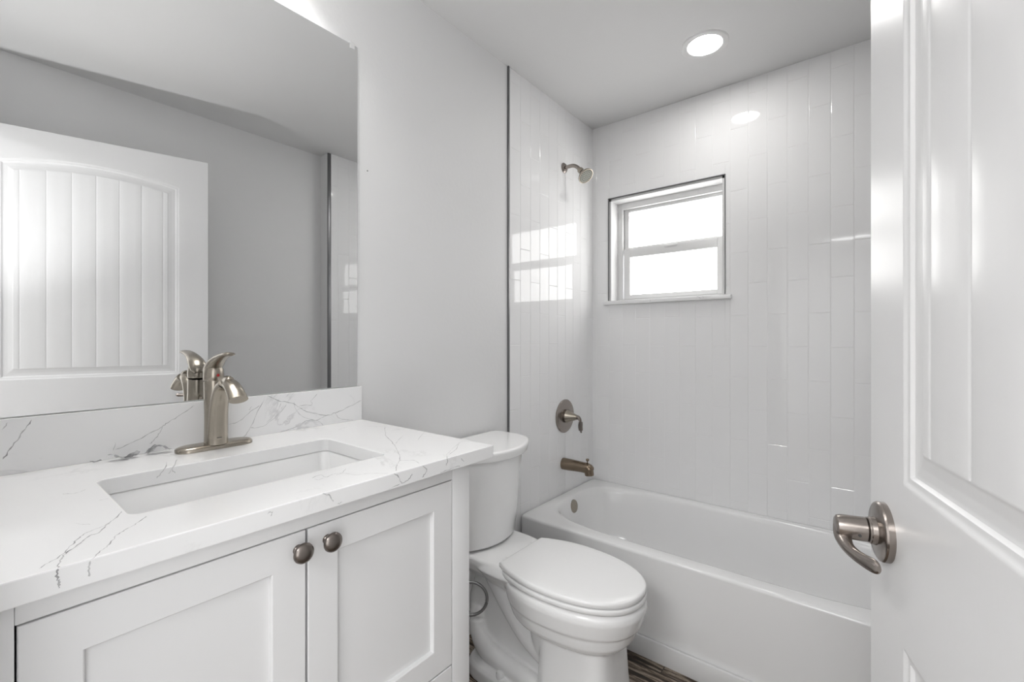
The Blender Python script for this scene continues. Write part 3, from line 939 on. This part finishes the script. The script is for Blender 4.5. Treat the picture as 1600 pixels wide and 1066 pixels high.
# ---------------------------------------------------------------- scraps lying on the stone
def scrap(name, pts, half, P0, label):
    """a curled strip: pts are (along, height) and half is its half width"""
    bm = bmesh.new()
    q = smooth_path(pts, 6)
    th = .0008
    rnd = random.Random(len(name) + len(pts))
    G = []
    nv = 6
    for i, (s, h) in enumerate(q):
        f = 1 - .35 * abs(2 * i / (len(q) - 1) - 1) ** 2
        G.append([bm.verts.new(P0(s, (2 * j / nv - 1) * half * f, h + .0016 * sin(j * 1.9 + i * .7) * (j - 3) / 3 + .001)) for j in range(nv + 1)])
    for a, b in zip(G[:-1], G[1:]):
        for j in range(nv):
            bm.faces.new((a[j], a[j + 1], b[j + 1], b[j]))
    r = bmesh.ops.solidify(bm, geom=bm.faces[:], thickness=th)
    o = finish(bm, name, 'scrap_film', None, 60)
    return tag(o, label, 'scrap', 'curled scraps on the countertop')
scrap('plastic_scrap', [(.0, .0125), (.008, .010), (.018, .003), (.028, .0012), (.038, .0035), (.050, .011)], .013, lambda s, w, h: Vector((.046 + w * .9 - s * .10, .205 + s * .95 + w * .3, ZC + .001 + h)), 'grey curled scrap with both ends turned up on the countertop')
scrap('plastic_scrap', [(.0, .0015), (.010, .006), (.022, .014), (.036, .016), (.05, .0125), (.062, .006), (.070, .0035)], .012, lambda s, w, h: Vector((.036 + w * .9 + s * .12, .2665 + s * .62 + w * .2, ZC + .001 + h)), 'arched grey scrap leaning towards the faucet base plate')
scrap('plastic_scrap', [(.0, .0035), (.004, .0012), (.012, .0008), (.02, .0022)], .0016, lambda s, w, h: Vector((.033 + w, .176 + s * .9, ZC + .001 + h)), 'tiny grey sliver near the backsplash, left of the curled scraps')

# ================================================================ MIRROR, LAMP, SMALL THINGS
mir = tag(base('mirror', (.003, .40, 1.0545)), 'large frameless wall mirror above the stone backsplash', 'mirror')
bm = bmesh.new()
box(bm, .0005, .006, -.012, .8067, 1.0545, 2.134, .0012, 1)
for f in bm.faces:
    f.material_index = 0 if f.normal.x > .9 else 1
finish(bm, 'glass', ['mirror_glass', 'mirror_edge'], mir, 20)
bm = bmesh.new()
box(bm, .0005, .0085, .779, .797, 2.1345, 2.141, .001)
box(bm, .0062, .0088, .780, .796, 2.119, 2.141, .001)
m_ = finish(bm, 'clip', 'vinyl', mir); m_['label'] = 'small white clip at the top corner'

nail = None
bm = bmesh.new()
lathe(bm, [(0, .0022), (.0012, .0020), (.0018, .001)], (.0, .8465, 1.7532), (1, 0, 0), 12)
tag(finish(bm, 'nail_head', 'edge_metal'), 'tiny dark nail head in the grey wall right of the mirror', 'nail')

def ceiling_light(x, y, glow, label):
    lt = tag(base('ceiling_light', (x, y, H)), label, 'light')
    bm = bmesh.new()
    lathe(bm, [(0, .0925), (.003, .0925), (.006, .089), (.0075, .080), (.006, .0685), (.003, .0665)], (x, y, H - .0002), (0, 0, -1), 64, cap=False)
    finish(bm, 'trim_ring', 'trim_paint', lt)
    bm = bmesh.new()
    lathe(bm, [(.001, .067), (.0035, .0665), (.0042, .05), (.0045, .02)], (x, y, H - .0002), (0, 0, -1), 48)
    m_ = finish(bm, 'diffuser', glow, lt); m_['label'] = 'glowing diffuser'
ceiling_light(.741, 1.969, 'lamp_glow', 'round white recessed ceiling light glowing above the bathtub')
vl = tag(base('vanity_light', (.0, .385, 2.30)), 'three-shade wall light bar above the mirror', 'light')
bm = bmesh.new(); box(bm, .0008, .022, .115, .575, 2.338, 2.414, .006, 3)
finish(bm, 'back_plate', 'satin_nickel', vl)
for y in (.135, .345, .555):
    bm = bmesh.new(); tube(bm, [(.018, y, 2.383, .009), (.09, y, 2.385, .009), (.137, y, 2.390, .009), (.153, y, 2.383, .009), (.155, y, 2.371, .009)], 16)
    a_ = finish(bm, 'arm', 'satin_nickel', vl)
    bm = bmesh.new()          # bell shade open at the bottom
    lathe(bm, [(0, .010), (-.004, .020), (-.020, .034), (-.060, .048), (-.098, .060), (-.1005, .0595), (-.0985, .0575), (-.060, .0455), (-.022, .0315), (-.010, .018)], (.155, y, 2.373), (0, 0, 1), 36)
    sh_ = finish(bm, 'lamp_shade', 'shade_glass', a_)
    bm = bmesh.new(); lathe(bm, [(-.030, .012), (-.033, .024), (-.042, .030), (-.050, .025), (-.053, .010)], (.155, y, 2.373), (0, 0, 1), 28)
    lathe(bm, [(-.012, .010), (-.031, .010)], (.155, y, 2.373), (0, 0, 1), 14)
    finish(bm, 'bulb', 'lamp_glow_vanity', a_)
